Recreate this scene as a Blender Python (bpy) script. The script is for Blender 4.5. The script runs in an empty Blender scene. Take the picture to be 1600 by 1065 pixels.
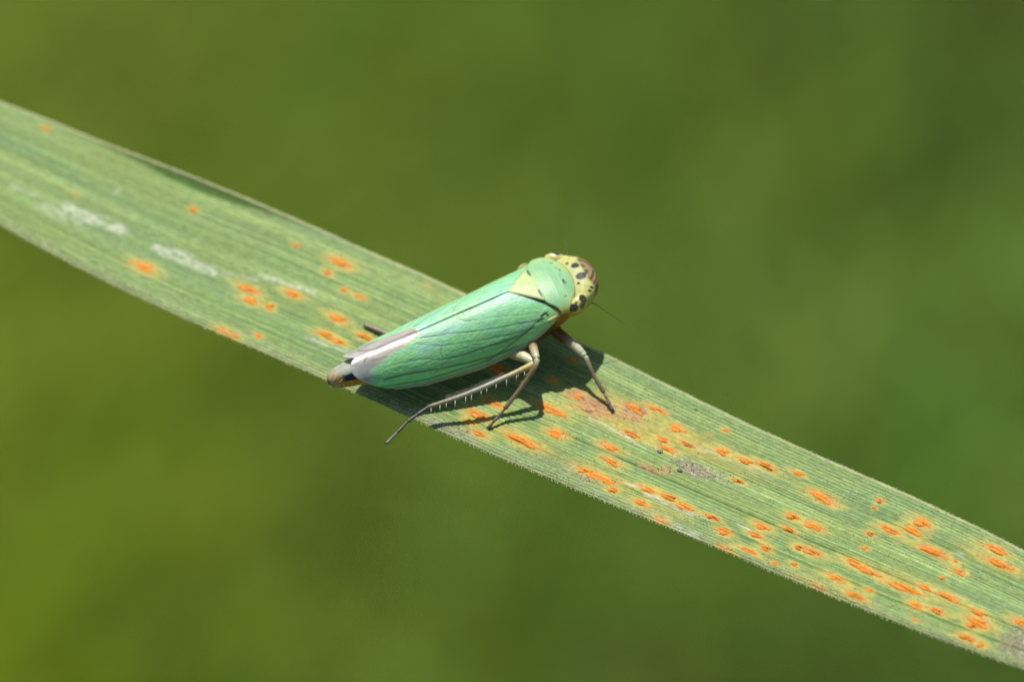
import bpy, math, random
import numpy as np
from mathutils import Vector, Matrix

MM = 0.001
random.seed(7)
RNG = np.random.default_rng(7)
scene = bpy.context.scene

# ------------------------------------------------------------------ camera
# world origin = the top of the leafhopper's scutellum, metres, z up
PITCH = math.radians(40.0)              # the camera looks 40 degrees down
DIST = 220.0                            # mm from the lens to the insect
PPM = 57.0                              # photograph pixels per mm at that distance
CX = np.array([1.0, 0, 0])
CY = np.array([0, math.sin(PITCH), math.cos(PITCH)])
CZ = np.array([0, -math.cos(PITCH), math.sin(PITCH)])
O_PX = (796.0, 455.0)
# camera position in mm
CAM = -((O_PX[0]-800)/PPM*CX + (532.5-O_PX[1])/PPM*CY - DIST*CZ)

cam_d = bpy.data.cameras.new('camera')
cam = bpy.data.objects.new('camera', cam_d)
scene.collection.objects.link(cam)
cam.matrix_world = Matrix(((CX[0], CY[0], CZ[0], CAM[0]*MM), (CX[1], CY[1], CZ[1], CAM[1]*MM),
                           (CX[2], CY[2], CZ[2], CAM[2]*MM), (0, 0, 0, 1)))
cam_d.sensor_fit = 'HORIZONTAL'
cam_d.sensor_width = 22.3
cam_d.lens = 22.3*DIST/(1600/PPM)
cam_d.clip_start = 0.005
cam_d.clip_end = 500.0
cam_d.dof.use_dof = True
cam_d.dof.focus_distance = 0.2185
cam_d.dof.aperture_fstop = cam_d.lens/4.6
scene.camera = cam

# ------------------------------------------------------------------ sky and sun
s_cam = np.array([-0.08, 0.90, 0.43]); s_cam /= np.linalg.norm(s_cam)
SUN = s_cam[0]*CX + s_cam[1]*CY + s_cam[2]*CZ
world = bpy.data.worlds.new('World'); scene.world = world
world.use_nodes = True
wn = world.node_tree
sky = wn.nodes.new('ShaderNodeTexSky')
sky.sky_type = 'NISHITA'; sky.sun_disc = False
sky.sun_elevation = math.asin(SUN[2]); sky.sun_rotation = math.atan2(SUN[0], SUN[1])
bg = wn.nodes['Background']
wn.links.new(sky.outputs[0], bg.inputs[0]); bg.inputs[1].default_value = 0.10
sun_d = bpy.data.lights.new('sun', 'SUN')
sun_d.energy = 5.0; sun_d.angle = math.radians(0.53); sun_d.color = (1.0, 0.95, 0.87)
sun = bpy.data.objects.new('sun', sun_d); scene.collection.objects.link(sun)
sun.rotation_euler = Vector(-SUN).to_track_quat('-Z', 'Y').to_euler()

scene.view_settings.view_transform = 'Standard'
scene.view_settings.look = 'None'
scene.view_settings.exposure = 0.40
scene.view_settings.gamma = 1.0
scene.view_settings.use_curve_mapping = False
scene.render.engine = 'CYCLES'
scene.cycles.use_denoising = True
scene.cycles.max_bounces = 8
scene.cycles.transparent_max_bounces = 12

# ------------------------------------------------------------------ helpers
def lin(r, g, b):
    def f(c):
        c /= 255.0
        return c/12.92 if c <= 0.04045 else ((c+0.055)/1.055)**2.4
    return 0.70*np.array([f(r), f(g), f(b)])

def unit(v):
    v = np.asarray(v, float); return v/np.linalg.norm(v)

def ray(px, py):
    """direction (world) through a pixel of the photograph, and per mm of depth"""
    k = 1600/PPM/DIST/1600
    return (px-800)*k*CX + (532.5-py)*k*CY - CZ

def project(P):
    """mm world points (n,3) -> pixels (n,2)"""
    d = np.asarray(P) - CAM
    x = d@CX; y = d@CY; z = -(d@CZ)
    k = PPM*DIST
    return np.stack([800 + x/z*k, 532.5 - y/z*k], -1)

def sstep(a, b, x):
    t = np.clip((np.asarray(x, float)-a)/(b-a), 0, 1); return t*t*(3-2*t)

def mixc(c, d, m):
    m = np.asarray(m)[..., None]; return c*(1-m) + np.asarray(d)*m

class Noise2:
    """smooth value noise"""
    def __init__(self, seed, n=256):
        self.g = np.random.default_rng(seed).random((n, n)); self.n = n
    def __call__(self, x, y):
        x = np.asarray(x, float); y = np.asarray(y, float)
        xi = np.floor(x).astype(int); yi = np.floor(y).astype(int)
        fx = x-xi; fy = y-yi
        fx = fx*fx*(3-2*fx); fy = fy*fy*(3-2*fy)
        n = self.n; a = self.g
        x0 = xi % n; x1 = (xi+1) % n; y0 = yi % n; y1 = (yi+1) % n
        return (a[x0, y0]*(1-fx)+a[x1, y0]*fx)*(1-fy) + (a[x0, y1]*(1-fx)+a[x1, y1]*fx)*fy
N1, N2, N3, N4, N5 = (Noise2(k) for k in range(11, 16))

def seg_dist(p, poly):
    """distance of points (n,2) to a polyline"""
    best = np.full(len(p), 1e9)
    for a, b in zip(poly[:-1], poly[1:]):
        a = np.array(a, float); b = np.array(b, float); ab = b-a
        t = np.clip(((p-a)@ab)/(ab@ab+1e-12), 0, 1)
        best = np.minimum(best, np.linalg.norm(p-(a+t[:, None]*ab), axis=1))
    return best

def in_poly(p, poly):
    inside = np.zeros(len(p), bool); n = len(poly)
    for i in range(n):
        x1, y1 = poly[i]; x2, y2 = poly[(i+1) % n]
        c = ((y1 > p[:, 1]) != (y2 > p[:, 1]))
        xx = (x2-x1)*(p[:, 1]-y1)/((y2-y1) if y2 != y1 else 1e-9) + x1
        inside ^= c & (p[:, 0] < xx)
    return inside

def grid_faces(nu, nv, wrap=False):
    i = np.arange(nu-1)[:, None]; j = np.arange(nv if wrap else nv-1)[None, :]
    j2 = (j+1) % nv
    return np.stack([(i*nv+j), (i*nv+j2), ((i+1)*nv+j2), ((i+1)*nv+j)], -1).reshape(-1, 4)

def np_mesh(name, V, F, col=None, smooth=True, extra=None):
    """V (n,3) metres; F (m,k) int array"""
    me = bpy.data.meshes.new(name)
    V = np.ascontiguousarray(V, dtype=np.float32); F = np.ascontiguousarray(F, dtype=np.int32)
    m, k = F.shape
    me.vertices.add(len(V)); me.vertices.foreach_set('co', V.ravel())
    me.loops.add(m*k); me.loops.foreach_set('vertex_index', F.ravel())
    me.polygons.add(m)
    me.polygons.foreach_set('loop_start', np.arange(0, m*k, k, dtype=np.int32))
    me.update(calc_edges=True)
    me.polygons.foreach_set('use_smooth', np.full(m, smooth, dtype=bool))
    if col is not None: set_attr(me, 'tint', col)
    for nm, val in (extra or {}).items():
        a = me.attributes.new(nm, 'FLOAT', 'POINT'); a.data.foreach_set('value', np.ascontiguousarray(val, dtype=np.float32))
    me.validate(); me.update()
    return me

def set_attr(me, nm, col):
    c = np.ones((len(me.vertices), 4), np.float32); c[:, :3] = np.clip(col, 0, 1)
    a = me.attributes.new(nm, 'FLOAT_COLOR', 'POINT'); a.data.foreach_set('color', c.ravel())

def link(name, me, mat, parent=None):
    o = bpy.data.objects.new(name, me); scene.collection.objects.link(o)
    if mat and me: 
        if not me.materials: me.materials.append(mat)
    if parent: o.parent = parent
    return o

def tag(o, label=None, cat=None, group=None, kind=None):
    if label: o['label'] = label
    if cat: o['category'] = cat
    if group: o['group'] = group
    if kind: o['kind'] = kind
    return o

class MB:
    """collects tubes, blobs and cones into one mesh (units: mm)"""
    def __init__(self): self.v = []; self.f = []; self.c = []; self.n = 0
    def add(self, V, F, C):
        V = np.asarray(V, float); F = np.asarray(F, int)
        C = np.broadcast_to(np.asarray(C, float), V.shape)
        self.v.append(V); self.f.append(F+self.n); self.c.append(C); self.n += len(V)
    def tube(self, pts, rad, col, seg=10, sub=6, squash=1.0):
        pts = np.asarray(pts, float); rad = np.asarray(rad, float)
        col = np.broadcast_to(np.asarray(col, float), (len(pts), 3))
        u = np.linspace(0, len(pts)-1, (len(pts)-1)*sub+1)
        P = crom(pts, u); R = crom(rad[:, None], u)[:, 0]; C = crom(col, u)
        T = np.gradient(P, axis=0); T /= np.linalg.norm(T, axis=1)[:, None]+1e-12
        up = np.array([0.13, 0.2, 0.97]); V = []; CC = []
        # round ends
        for i in range(len(P)):
            a = unit(np.cross(T[i], up)); b = np.cross(T[i], a)
            th = np.linspace(0, 2*np.pi, seg, endpoint=False)
            V.append(P[i] + R[i]*(np.cos(th)[:, None]*a + squash*np.sin(th)[:, None]*b)); CC.append(np.repeat(C[i][None], seg, 0))
        e0 = P[0]-T[0]*R[0]*0.6; e1 = P[-1]+T[-1]*R[-1]*0.6
        V = [np.repeat(e0[None], seg, 0)] + V + [np.repeat(e1[None], seg, 0)]
        CC = [CC[0]] + CC + [CC[-1]]
        self.add(np.concatenate(V), grid_faces(len(V), seg, True), np.concatenate(CC))
    def cone(self, a, b, r, col, seg=5):
        self.tube([a, (np.asarray(a)+np.asarray(b))/2, b], [r, r*0.6, r*0.08], col, seg, 1)
    def blob(self, c, r, col, axes=None, nu=7, nv=10, rough=0.0, seed=0):
        rg = np.random.default_rng(seed)
        th = np.linspace(0, np.pi, nu); ph = np.linspace(0, 2*np.pi, nv, endpoint=False)
        V = np.stack([np.sin(th)[:, None]*np.cos(ph), np.sin(th)[:, None]*np.sin(ph), np.cos(th)[:, None]+0*ph], -1).reshape(-1, 3)
        if rough: V = V*(1+rough*(rg.random((len(V), 1))-0.5))
        V = V*np.asarray(r)
        if axes is not None: V = V@np.asarray(axes)
        self.add(V+np.asarray(c), grid_faces(nu, nv, True), col)
    def build(self, name, mat, parent=None, smooth=True):
        me = np_mesh(name, np.concatenate(self.v)*MM, np.concatenate(self.f), np.concatenate(self.c), smooth)
        return link(name, me, mat, parent)

def crom(P, u):
    """Catmull-Rom through rows of P at parameter u (0..n-1)"""
    P = np.asarray(P, float); n = len(P)
    i = np.clip(np.floor(u).astype(int), 0, n-2); f = (u-i)[:, None]
    p0 = P[np.maximum(i-1, 0)]; p1 = P[i]; p2 = P[i+1]; p3 = P[np.minimum(i+2, n-1)]
    return 0.5*((2*p1) + (-p0+p2)*f + (2*p0-5*p1+4*p2-p3)*f**2 + (-p0+3*p1-3*p2+p3)*f**3)

# ------------------------------------------------------------------ materials
def material(name):
    m = bpy.data.materials.new(name); m.use_nodes = True
    nt = m.node_tree; p = nt.nodes['Principled BSDF']
    return m, nt, p

def n_new(nt, t, **kw):
    n = nt.nodes.new(t)
    for k, v in kw.items():
        if k in n.inputs: n.inputs[k].default_value = v
        else: setattr(n, k, v)
    return n

def mm_coords(nt, scale=(1, 1, 1)):
    tc = nt.nodes.new('ShaderNodeTexCoord'); mp = nt.nodes.new('ShaderNodeMapping')
    mp.inputs['Scale'].default_value = tuple(1000*s for s in scale)
    nt.links.new(tc.outputs['Object'], mp.inputs['Vector']); return mp.outputs[0]

def tint(nt):
    a = nt.nodes.new('ShaderNodeAttribute'); a.attribute_name = 'tint'; return a.outputs['Color']

def mix_rgb(nt, fac, a, b, mode='MIX'):
    m = nt.nodes.new('ShaderNodeMix'); m.data_type = 'RGBA'; m.blend_type = mode
    for s, i in ((fac, 0), (a, 6), (b, 7)):
        if hasattr(s, 'is_linked') or hasattr(s, 'links'): nt.links.new(s, m.inputs[i])
        else: m.inputs[i].default_value = s if i == 0 else (*s, 1.0)
    return m.outputs[2]

def ramp(nt, src, p0, p1, v0=0.0, v1=1.0):
    r = nt.nodes.new('ShaderNodeMapRange'); r.inputs[1].default_value = p0; r.inputs[2].default_value = p1
    r.inputs[3].default_value = v0; r.inputs[4].default_value = v1
    nt.links.new(src, r.inputs[0]); return r.outputs[0]

def tint_material(name, rough=0.5, spec=0.5, coat=0.0, coat_rough=0.1, noise=0.12, nscale=6.0, bump=0.0, bscale=20.0, sss=0.0, sss_r=(0.1, 0.15, 0.05), stretch=(1, 1, 1)):
    """colour from the mesh's own tint, broken up by fine procedural noise"""
    m, nt, p = material(name); L = nt.links.new
    v = mm_coords(nt, stretch)
    nz = n_new(nt, 'ShaderNodeTexNoise', Scale=nscale, Detail=4.0)
    L(v, nz.inputs['Vector'])
    c = mix_rgb(nt, 1.0, tint(nt), (1, 1, 1), 'MULTIPLY')
    k = ramp(nt, nz.outputs['Fac'], 0.3, 0.7, 1-noise, 1+noise)
    vm = nt.nodes.new('ShaderNodeVectorMath'); vm.operation = 'SCALE'
    L(c, vm.inputs[0]); L(k, vm.inputs['Scale']); L(vm.outputs[0], p.inputs['Base Color'])
    p.inputs['Roughness'].default_value = rough; p.inputs['Specular IOR Level'].default_value = spec
    p.inputs['Coat Weight'].default_value = coat; p.inputs['Coat Roughness'].default_value = coat_rough
    if sss:
        p.inputs['Subsurface Weight'].default_value = sss; p.inputs['Subsurface Radius'].default_value = tuple(sss_r)
        p.inputs['Subsurface Scale'].default_value = MM
    if bump:
        b = n_new(nt, 'ShaderNodeTexNoise', Scale=bscale, Detail=3.0); L(v, b.inputs['Vector'])
        bm = n_new(nt, 'ShaderNodeBump', Strength=bump, Distance=0.02*MM)
        L(b.outputs['Fac'], bm.inputs['Height']); L(bm.outputs[0], p.inputs['Normal'])
    return m

def make_blade_material():
    m, nt, p = material('rusted grass blade'); L = nt.links.new
    v = mm_coords(nt, (0.45, 1, 1)); vi = mm_coords(nt)
    nz = n_new(nt, 'ShaderNodeTexNoise', Scale=9.0, Detail=5.0, Roughness=0.65); L(v, nz.inputs['Vector'])
    k = ramp(nt, nz.outputs['Fac'], 0.3, 0.7, 0.72, 1.28)
    vm = nt.nodes.new('ShaderNodeVectorMath'); vm.operation = 'SCALE'
    L(tint(nt), vm.inputs[0]); L(k, vm.inputs['Scale'])
    # wax and silica granules: pale specks with their sparkle put into the colour
    vo = n_new(nt, 'ShaderNodeTexVoronoi', Scale=11.0); L(vi, vo.inputs['Vector'])
    big = n_new(nt, 'ShaderNodeTexNoise', Scale=0.55, Detail=3.0); L(vi, big.inputs['Vector'])
    sp = ramp(nt, vo.outputs['Distance'], 0.10, 0.30, 1.0, 0.0)
    rnd = nt.nodes.new('ShaderNodeSeparateColor'); L(vo.outputs['Color'], rnd.inputs[0])
    th = ramp(nt, rnd.outputs[0], 0.60, 0.95, 0.0, 1.0)
    m1 = nt.nodes.new('ShaderNodeMath'); m1.operation = 'MULTIPLY'; L(sp, m1.inputs[0]); L(th, m1.inputs[1])
    m2 = nt.nodes.new('ShaderNodeMath'); m2.operation = 'MULTIPLY'; L(m1.outputs[0], m2.inputs[0]); L(ramp(nt, big.outputs['Fac'], 0.35, 0.65, 0.25, 1.0), m2.inputs[1])
    m2.use_clamp = True
    col = mix_rgb(nt, m2.outputs[0], vm.outputs[0], tuple(lin(205, 212, 170)))
    L(col, p.inputs['Base Color'])
    p.inputs['Roughness'].default_value = 0.52; p.inputs['Specular IOR Level'].default_value = 0.24
    p.inputs['Subsurface Weight'].default_value = 0.12; p.inputs['Subsurface Radius'].default_value = (0.12, 0.2, 0.05)
    p.inputs['Subsurface Scale'].default_value = MM
    fine = n_new(nt, 'ShaderNodeTexNoise', Scale=16.0, Detail=3.0); L(v, fine.inputs['Vector'])
    ad = nt.nodes.new('ShaderNodeMath'); ad.operation = 'ADD'; L(fine.outputs['Fac'], ad.inputs[0]); L(m1.outputs[0], ad.inputs[1])
    bm = n_new(nt, 'ShaderNodeBump', Strength=0.55, Distance=0.03*MM); L(ad.outputs[0], bm.inputs['Height']); L(bm.outputs[0], p.inputs['Normal'])
    return m

def make_wing_material():
    m, nt, p = material('leathery forewing'); L = nt.links.new
    v = mm_coords(nt, (0.6, 1, 1))
    nz = n_new(nt, 'ShaderNodeTexNoise', Scale=7.0, Detail=5.0, Roughness=0.6); L(v, nz.inputs['Vector'])
    vm = nt.nodes.new('ShaderNodeVectorMath'); vm.operation = 'SCALE'
    L(tint(nt), vm.inputs[0]); L(ramp(nt, nz.outputs['Fac'], 0.3, 0.7, 0.86, 1.14), vm.inputs['Scale'])
    L(vm.outputs[0], p.inputs['Base Color'])
    at = nt.nodes.new('ShaderNodeAttribute'); at.attribute_name = 'film'
    L(ramp(nt, at.outputs['Fac'], 0, 1, 1.0, 0.74), p.inputs['Alpha'])
    L(ramp(nt, at.outputs['Fac'], 0, 1, 0.50, 0.36), p.inputs['Roughness'])
    p.inputs['Specular IOR Level'].default_value = 0.5
    p.inputs['Coat Weight'].default_value = 0.08; p.inputs['Coat Roughness'].default_value = 0.35
    p.inputs['Subsurface Weight'].default_value = 0.1; p.inputs['Subsurface Radius'].default_value = (0.06, 0.12, 0.06)
    p.inputs['Subsurface Scale'].default_value = MM
    vo = n_new(nt, 'ShaderNodeTexVoronoi', Scale=17.0); L(v, vo.inputs['Vector'])
    bm = n_new(nt, 'ShaderNodeBump', Strength=0.55, Distance=0.014*MM); L(vo.outputs['Distance'], bm.inputs['Height']); L(ramp(nt, at.outputs['Fac'], 0, 1, 0.55, 0.12), bm.inputs['Strength']); L(bm.outputs[0], p.inputs['Normal'])
    return m

M_BLADE = make_blade_material()
M_WING = make_wing_material()
M_RUST = tint_material('rust spores', rough=0.75, spec=0.25, noise=0.35, nscale=14.0, bump=0.8, bscale=22.0)
M_BODY = tint_material('insect cuticle', rough=0.40, spec=0.10, coat=0.0, coat_rough=0.3, noise=0.10, nscale=9.0, bump=0.15, bscale=18.0, sss=0.0)
M_SHIELD = tint_material('pronotum cuticle', rough=0.48, spec=0.4, coat=0.1, coat_rough=0.35, noise=0.07, nscale=6.0, bump=0.3, bscale=26.0, stretch=(1.3, 0.9, 1), sss=0.1)
M_EYE = tint_material('compound eye', rough=0.22, spec=0.6, coat=0.5, coat_rough=0.08, noise=0.05, nscale=10)
M_LEG = tint_material('leg cuticle', rough=0.42, spec=0.5, coat=0.1, noise=0.2, nscale=9.0, bump=0.35, bscale=24.0, sss=0.08)
M_BRISTLE = tint_material('pale bristles', rough=0.5, spec=0.4, noise=0.1, nscale=8.0)
M_GRIT = tint_material('soil grit', rough=0.6, spec=0.5, noise=0.3, nscale=20.0)
M_STEM = tint_material('grass stem', rough=0.5, spec=0.4, noise=0.15, nscale=2.0, stretch=(1, 1, 0.1), bump=0.3, bscale=6)

def make_meadow_material():
    m, nt, p = material('meadow grass'); L = nt.links.new
    t = tint(nt); L(t, p.inputs['Base Color'])
    p.inputs['Roughness'].default_value = 0.55; p.inputs['Specular IOR Level'].default_value = 0.25
    tr = nt.nodes.new('ShaderNodeBsdfTranslucent'); L(t, tr.inputs['Color'])
    mx = nt.nodes.new('ShaderNodeMixShader'); mx.inputs[0].default_value = 0.45
    L(p.outputs[0], mx.inputs[1]); L(tr.outputs[0], mx.inputs[2])
    L(mx.outputs[0], nt.nodes['Material Output'].inputs['Surface'])
    return m
M_MEADOW = make_meadow_material()

def make_ground_material():
    m, nt, p = material('mossy soil'); L = nt.links.new
    tc = nt.nodes.new('ShaderNodeTexCoord')
    nz = n_new(nt, 'ShaderNodeTexNoise', Scale=9.0, Detail=8.0, Roughness=0.6); L(tc.outputs['Object'], nz.inputs['Vector'])
    cr = nt.nodes.new('ShaderNodeValToRGB'); L(nz.outputs['Fac'], cr.inputs[0])
    cr.color_ramp.elements[0].position = 0.35; cr.color_ramp.elements[0].color = (0.05, 0.075, 0.012, 1)
    cr.color_ramp.elements[1].position = 0.68; cr.color_ramp.elements[1].color = (0.09, 0.15, 0.02, 1)
    L(cr.outputs[0], p.inputs['Base Color']); p.inputs['Roughness'].default_value = 0.9
    b = n_new(nt, 'ShaderNodeBump', Strength=0.6, Distance=0.01); L(nz.outputs['Fac'], b.inputs['Height']); L(b.outputs[0], p.inputs['Normal'])
    return m
M_GROUND = make_ground_material()

# ------------------------------------------------------------------ insect and blade frames
BETA, PIT, ROLL = math.radians(22), math.radians(10), math.radians(38)
def cam_vec(a): return a[0]*CX + a[1]*CY + a[2]*CZ
b_c = np.array([math.cos(BETA)*math.cos(PIT), math.sin(BETA)*math.cos(PIT), -math.sin(PIT)])
e1 = np.array([-math.sin(BETA), math.cos(BETA), 0])
e2 = np.cross(b_c, e1)
d_c = math.cos(ROLL)*e2 + math.sin(ROLL)*e1
IX, IZ = cam_vec(b_c), cam_vec(d_c)          # forward, dorsal
IY = np.cross(IZ, IX)                        # left (away from the camera)
HB = 2.5                                     # scutellum above the blade
def ins_to_world(P):                         # P: insect mm coordinates, (n,3)
    P = np.asarray(P, float); return P[..., :1]*IX + P[..., 1:2]*IY + P[..., 2:3]*IZ
def world_to_ins(P):
    P = np.asarray(P, float); return np.stack([P@IX, P@IY, P@IZ], -1)

BN = unit(IZ + 0.13*IX)                      # the blade's upper side
B0 = -HB*IZ                                  # mm
Limg = cam_vec((0.91, -0.414, 0)); Lz = -(BN@Limg)/(BN@CZ)
BL = unit(Limg + Lz*CZ)                      # along the blade, towards its tip
BW = np.cross(BN, BL)
def px_on_blade(px, py, h=0.0):
    r = ray(px, py); o = B0 + h*BN
    t = ((o-CAM)@BN)/(r@BN); return CAM + t*r
def px_sw(px, py, h=0.0):
    q = px_on_blade(px, py, h) - B0; return q@BL, q@BW

# ------------------------------------------------------------------ ground and meadow
GZ = -0.395                                  # metres: the soil below the blade
def ground_pt(px, py, z=GZ):
    r = ray(px, py); t = (z*1000-CAM[2])/r[2]; return (CAM+t*r)*MM

n = 120
gx = np.concatenate([-np.geomspace(200, 0.8, 22), np.linspace(-0.75, 0.75, 76), np.geomspace(0.8, 200, 22)])
GXX, GYY = np.meshgrid(gx, gx, indexing='ij')
fade = np.exp(-(np.hypot(GXX, GYY)/1.5)**2)
GH = GZ + fade*0.012*(N1(GXX*9+40, GYY*9+40)-0.5) - (1-fade)*0.02
gme = np_mesh('ground', np.stack([GXX, GYY, GH], -1).reshape(-1, 3), grid_faces(n, n))
tag(link('ground', gme, M_GROUND), kind='structure')

def meadow():
    # patches of different greens: where they are seen, the grass colour there
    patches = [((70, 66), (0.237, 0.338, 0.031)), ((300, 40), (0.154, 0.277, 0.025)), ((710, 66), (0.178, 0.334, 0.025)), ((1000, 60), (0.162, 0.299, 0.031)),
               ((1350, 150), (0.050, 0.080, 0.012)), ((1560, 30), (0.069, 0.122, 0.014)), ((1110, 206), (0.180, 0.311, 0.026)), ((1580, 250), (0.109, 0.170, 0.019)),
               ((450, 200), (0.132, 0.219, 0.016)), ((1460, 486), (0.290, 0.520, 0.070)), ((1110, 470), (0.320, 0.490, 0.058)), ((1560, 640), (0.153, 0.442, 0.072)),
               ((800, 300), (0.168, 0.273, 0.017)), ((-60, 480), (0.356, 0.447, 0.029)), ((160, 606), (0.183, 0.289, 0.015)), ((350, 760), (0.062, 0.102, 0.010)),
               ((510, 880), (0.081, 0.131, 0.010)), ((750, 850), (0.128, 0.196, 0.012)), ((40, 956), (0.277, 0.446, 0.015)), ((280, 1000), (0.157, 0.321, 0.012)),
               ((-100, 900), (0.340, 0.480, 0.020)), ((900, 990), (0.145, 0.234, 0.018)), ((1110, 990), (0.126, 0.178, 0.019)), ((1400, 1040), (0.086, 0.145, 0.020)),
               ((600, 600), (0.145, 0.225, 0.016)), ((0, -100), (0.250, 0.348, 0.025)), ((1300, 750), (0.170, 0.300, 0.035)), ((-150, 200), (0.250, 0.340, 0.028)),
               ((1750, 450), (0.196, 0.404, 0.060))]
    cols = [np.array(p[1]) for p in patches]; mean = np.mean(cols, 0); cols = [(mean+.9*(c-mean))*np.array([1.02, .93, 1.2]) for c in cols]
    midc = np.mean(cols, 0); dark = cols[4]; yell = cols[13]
    cen = [ground_pt(*p[0], z=GZ+0.064)[:2] for p in patches]
    focus = ground_pt(800, 532, z=GZ+0.05)[:2]
    rg = np.random.default_rng(5)
    gx_, gy_ = np.meshgrid(np.linspace(-.13, .13, 120), np.linspace(-.15, .15, 138), indexing='ij')
    near = np.stack([gx_.ravel(), gy_.ravel()], 1) + focus + rg.normal(0, .0012, (gx_.size, 2))
    wide = (rg.random((30000, 2))-0.5)*np.array([1.7, 1.7]) + np.array([0, 0.25])
    wide = wide[(np.abs(wide[:, 0]-focus[0]) > .13) | (np.abs(wide[:, 1]-focus[1]) > .15)]
    P = np.concatenate([near, wide]); nb = len(P)
    w = np.full(nb, 1e-4); C = np.tile(midc, (nb, 1))*w[:, None]
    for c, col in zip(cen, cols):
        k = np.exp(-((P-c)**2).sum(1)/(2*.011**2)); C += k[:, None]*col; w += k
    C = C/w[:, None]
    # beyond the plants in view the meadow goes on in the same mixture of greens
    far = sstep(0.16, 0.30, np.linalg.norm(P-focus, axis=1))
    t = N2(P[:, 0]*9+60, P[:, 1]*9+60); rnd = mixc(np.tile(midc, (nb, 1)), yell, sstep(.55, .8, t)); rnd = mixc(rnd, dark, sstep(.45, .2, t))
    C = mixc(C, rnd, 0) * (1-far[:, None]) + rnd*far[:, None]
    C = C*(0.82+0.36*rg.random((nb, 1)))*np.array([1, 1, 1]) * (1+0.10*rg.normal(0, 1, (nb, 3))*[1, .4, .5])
    h = 0.055+0.03*rg.random(nb)+0.008*N3(P[:, 0]*25+50, P[:, 1]*25+50)
    wd = 0.0012+0.0016*rg.random(nb)
    az = rg.random(nb)*2*np.pi; lean = 0.25+0.75*rg.random(nb)
    dirx = np.stack([np.cos(az), np.sin(az)], 1); side = np.stack([-np.sin(az), np.cos(az)], 1)
    S = 6; V = np.zeros((nb, S, 2, 3))
    for i in range(S):
        t = i/(S-1); out = lean*h*(t**1.8)*0.9; up = h*(t - 0.42*lean*t*t)
        half = wd*(1-t**2.2)*0.5+0.00008
        for j, sg in enumerate((-1, 1)):
            V[:, i, j, :2] = P + dirx*out[:, None] + side*(sg*half)[:, None]
            V[:, i, j, 2] = GZ-0.004 + up
    V = V.reshape(-1, 3)
    base = (np.arange(nb)*S*2)[:, None, None]
    q = np.array([[2*i, 2*i+1, 2*i+3, 2*i+2] for i in range(S-1)])[None]
    F = (base+q).reshape(-1, 4)
    col = np.repeat(C, S*2, axis=0)
    o = link('meadow_grass', np_mesh('meadow_grass', V, F, col), M_MEADOW)
    tag(o, 'blurred mass of green meadow grass behind the rusted blade', 'grass', kind='stuff')
meadow()

# ------------------------------------------------------------------ the grass plant
UP = [(0, 158), (131, 206), (210, 238), (289, 269), (342, 293), (400, 312), (469, 345), (553, 381), (640, 421), (724, 455), (942, 556), (1008, 585), (1060, 609), (1094, 621), (1200, 671), (1263, 700), (1335, 735), (1450, 788), (1517, 820), (1600, 860)]
LO = [(0, 353), (131, 420), (150, 430), (295, 499), (429, 560), (503, 596), (663, 659), (700, 676), (773, 710), (850, 744), (900, 766), (983, 800), (1119, 859), (1150, 870), (1326, 939), (1350, 947), (1600, 1049)]
su = np.array([px_sw(x, y, 0.08) for x, y in UP]); sl = np.array([px_sw(x, y, 0.0) for x, y in LO])
pu = np.polyfit(su[:, 0], su[:, 1], 4); pl = np.polyfit(sl[:, 0], sl[:, 1], 4)
S0, S1 = min(su[0, 0], sl[0, 0])-0.5, max(su[-1, 0], sl[-1, 0])+0.5     # what the photograph shows
SB, ST = -60.0, 105.0                                                     # base at the stem, tip
def edges(s):
    s = np.asarray(s, float); sc = np.clip(s, S0, S1)
    up = np.polyval(pu, sc); lo = np.polyval(pl, sc)
    mid = (up+lo)/2; hw = (up-lo)/2
    drift = np.where(s > S1, -(s-S1)*0.02, np.where(s < S0, (S0-s)*0.01, 0))
    hw = hw*np.where(s > S1, np.sqrt(np.clip(1-((s-S1)/(ST-S1))**1.6, 0.0004, 1)), 1)
    hw = hw*np.where(s < S0, 1-0.35*sstep(0, S0-SB, S0-s), 1)
    return mid+drift+hw-0.16*np.exp(-((s+10.8)/2.8)**2), mid+drift-hw

rg = np.random.default_rng(3)
ribs = np.cumsum(0.60+0.8*rg.random(44)); ribs = -1+2*ribs/ribs[-1]
rib_h = 0.45+0.55*rg.random(44); rib_c = rg.normal(0, 1, 44)
vv_tab = np.linspace(-1, 1, 4001)
k = np.clip(np.searchsorted(ribs, vv_tab), 1, 43)
loc = (vv_tab-ribs[k-1])/(ribs[k]-ribs[k-1])
rib_tab = np.sin(np.pi*np.clip(loc, 0, 1))**1.3*rib_h[k]
ribc_tab = np.convolve(rib_c[k], np.ones(15)/15, 'same')
groove_at = [(-0.68, .022), (-0.30, .012), (0.86, .025), (0.48, .012)]
groove_tab = sum(np.exp(-((vv_tab-g)/w)**2) for g, w in groove_at)

def blade_h(s, v):
    """height of the upper side above the blade's plane (mm), v in -1..1 across"""
    s = np.asarray(s, float); v = np.asarray(v, float)
    h = 0.09*v*v - 0.07*np.clip((-0.86-v)/0.14, 0, 1)**2
    roll = np.exp(-((s+10.8)/2.8)**2)
    h = h + roll*0.17*sstep(0.915, 0.99, v) - 0.03*roll*np.exp(-((v-0.90)/.04)**2)
    h = h + 0.05*np.sin(s*0.55+0.6)*v + 0.04*np.sin(s*0.31+2)
    h = h + 0.017*np.interp(v, vv_tab, rib_tab)*(.75+.7*N4(v*22+30, s*.35+7)) - 0.022*np.interp(v, vv_tab, groove_tab)*sstep(-14, 8, s)
    h = h - 0.0028*np.clip(s-S1-2, 0, None)**2*0.9 - 0.0035*np.clip(S0-2-s, 0, None)**2*0.6
    return h

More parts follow.
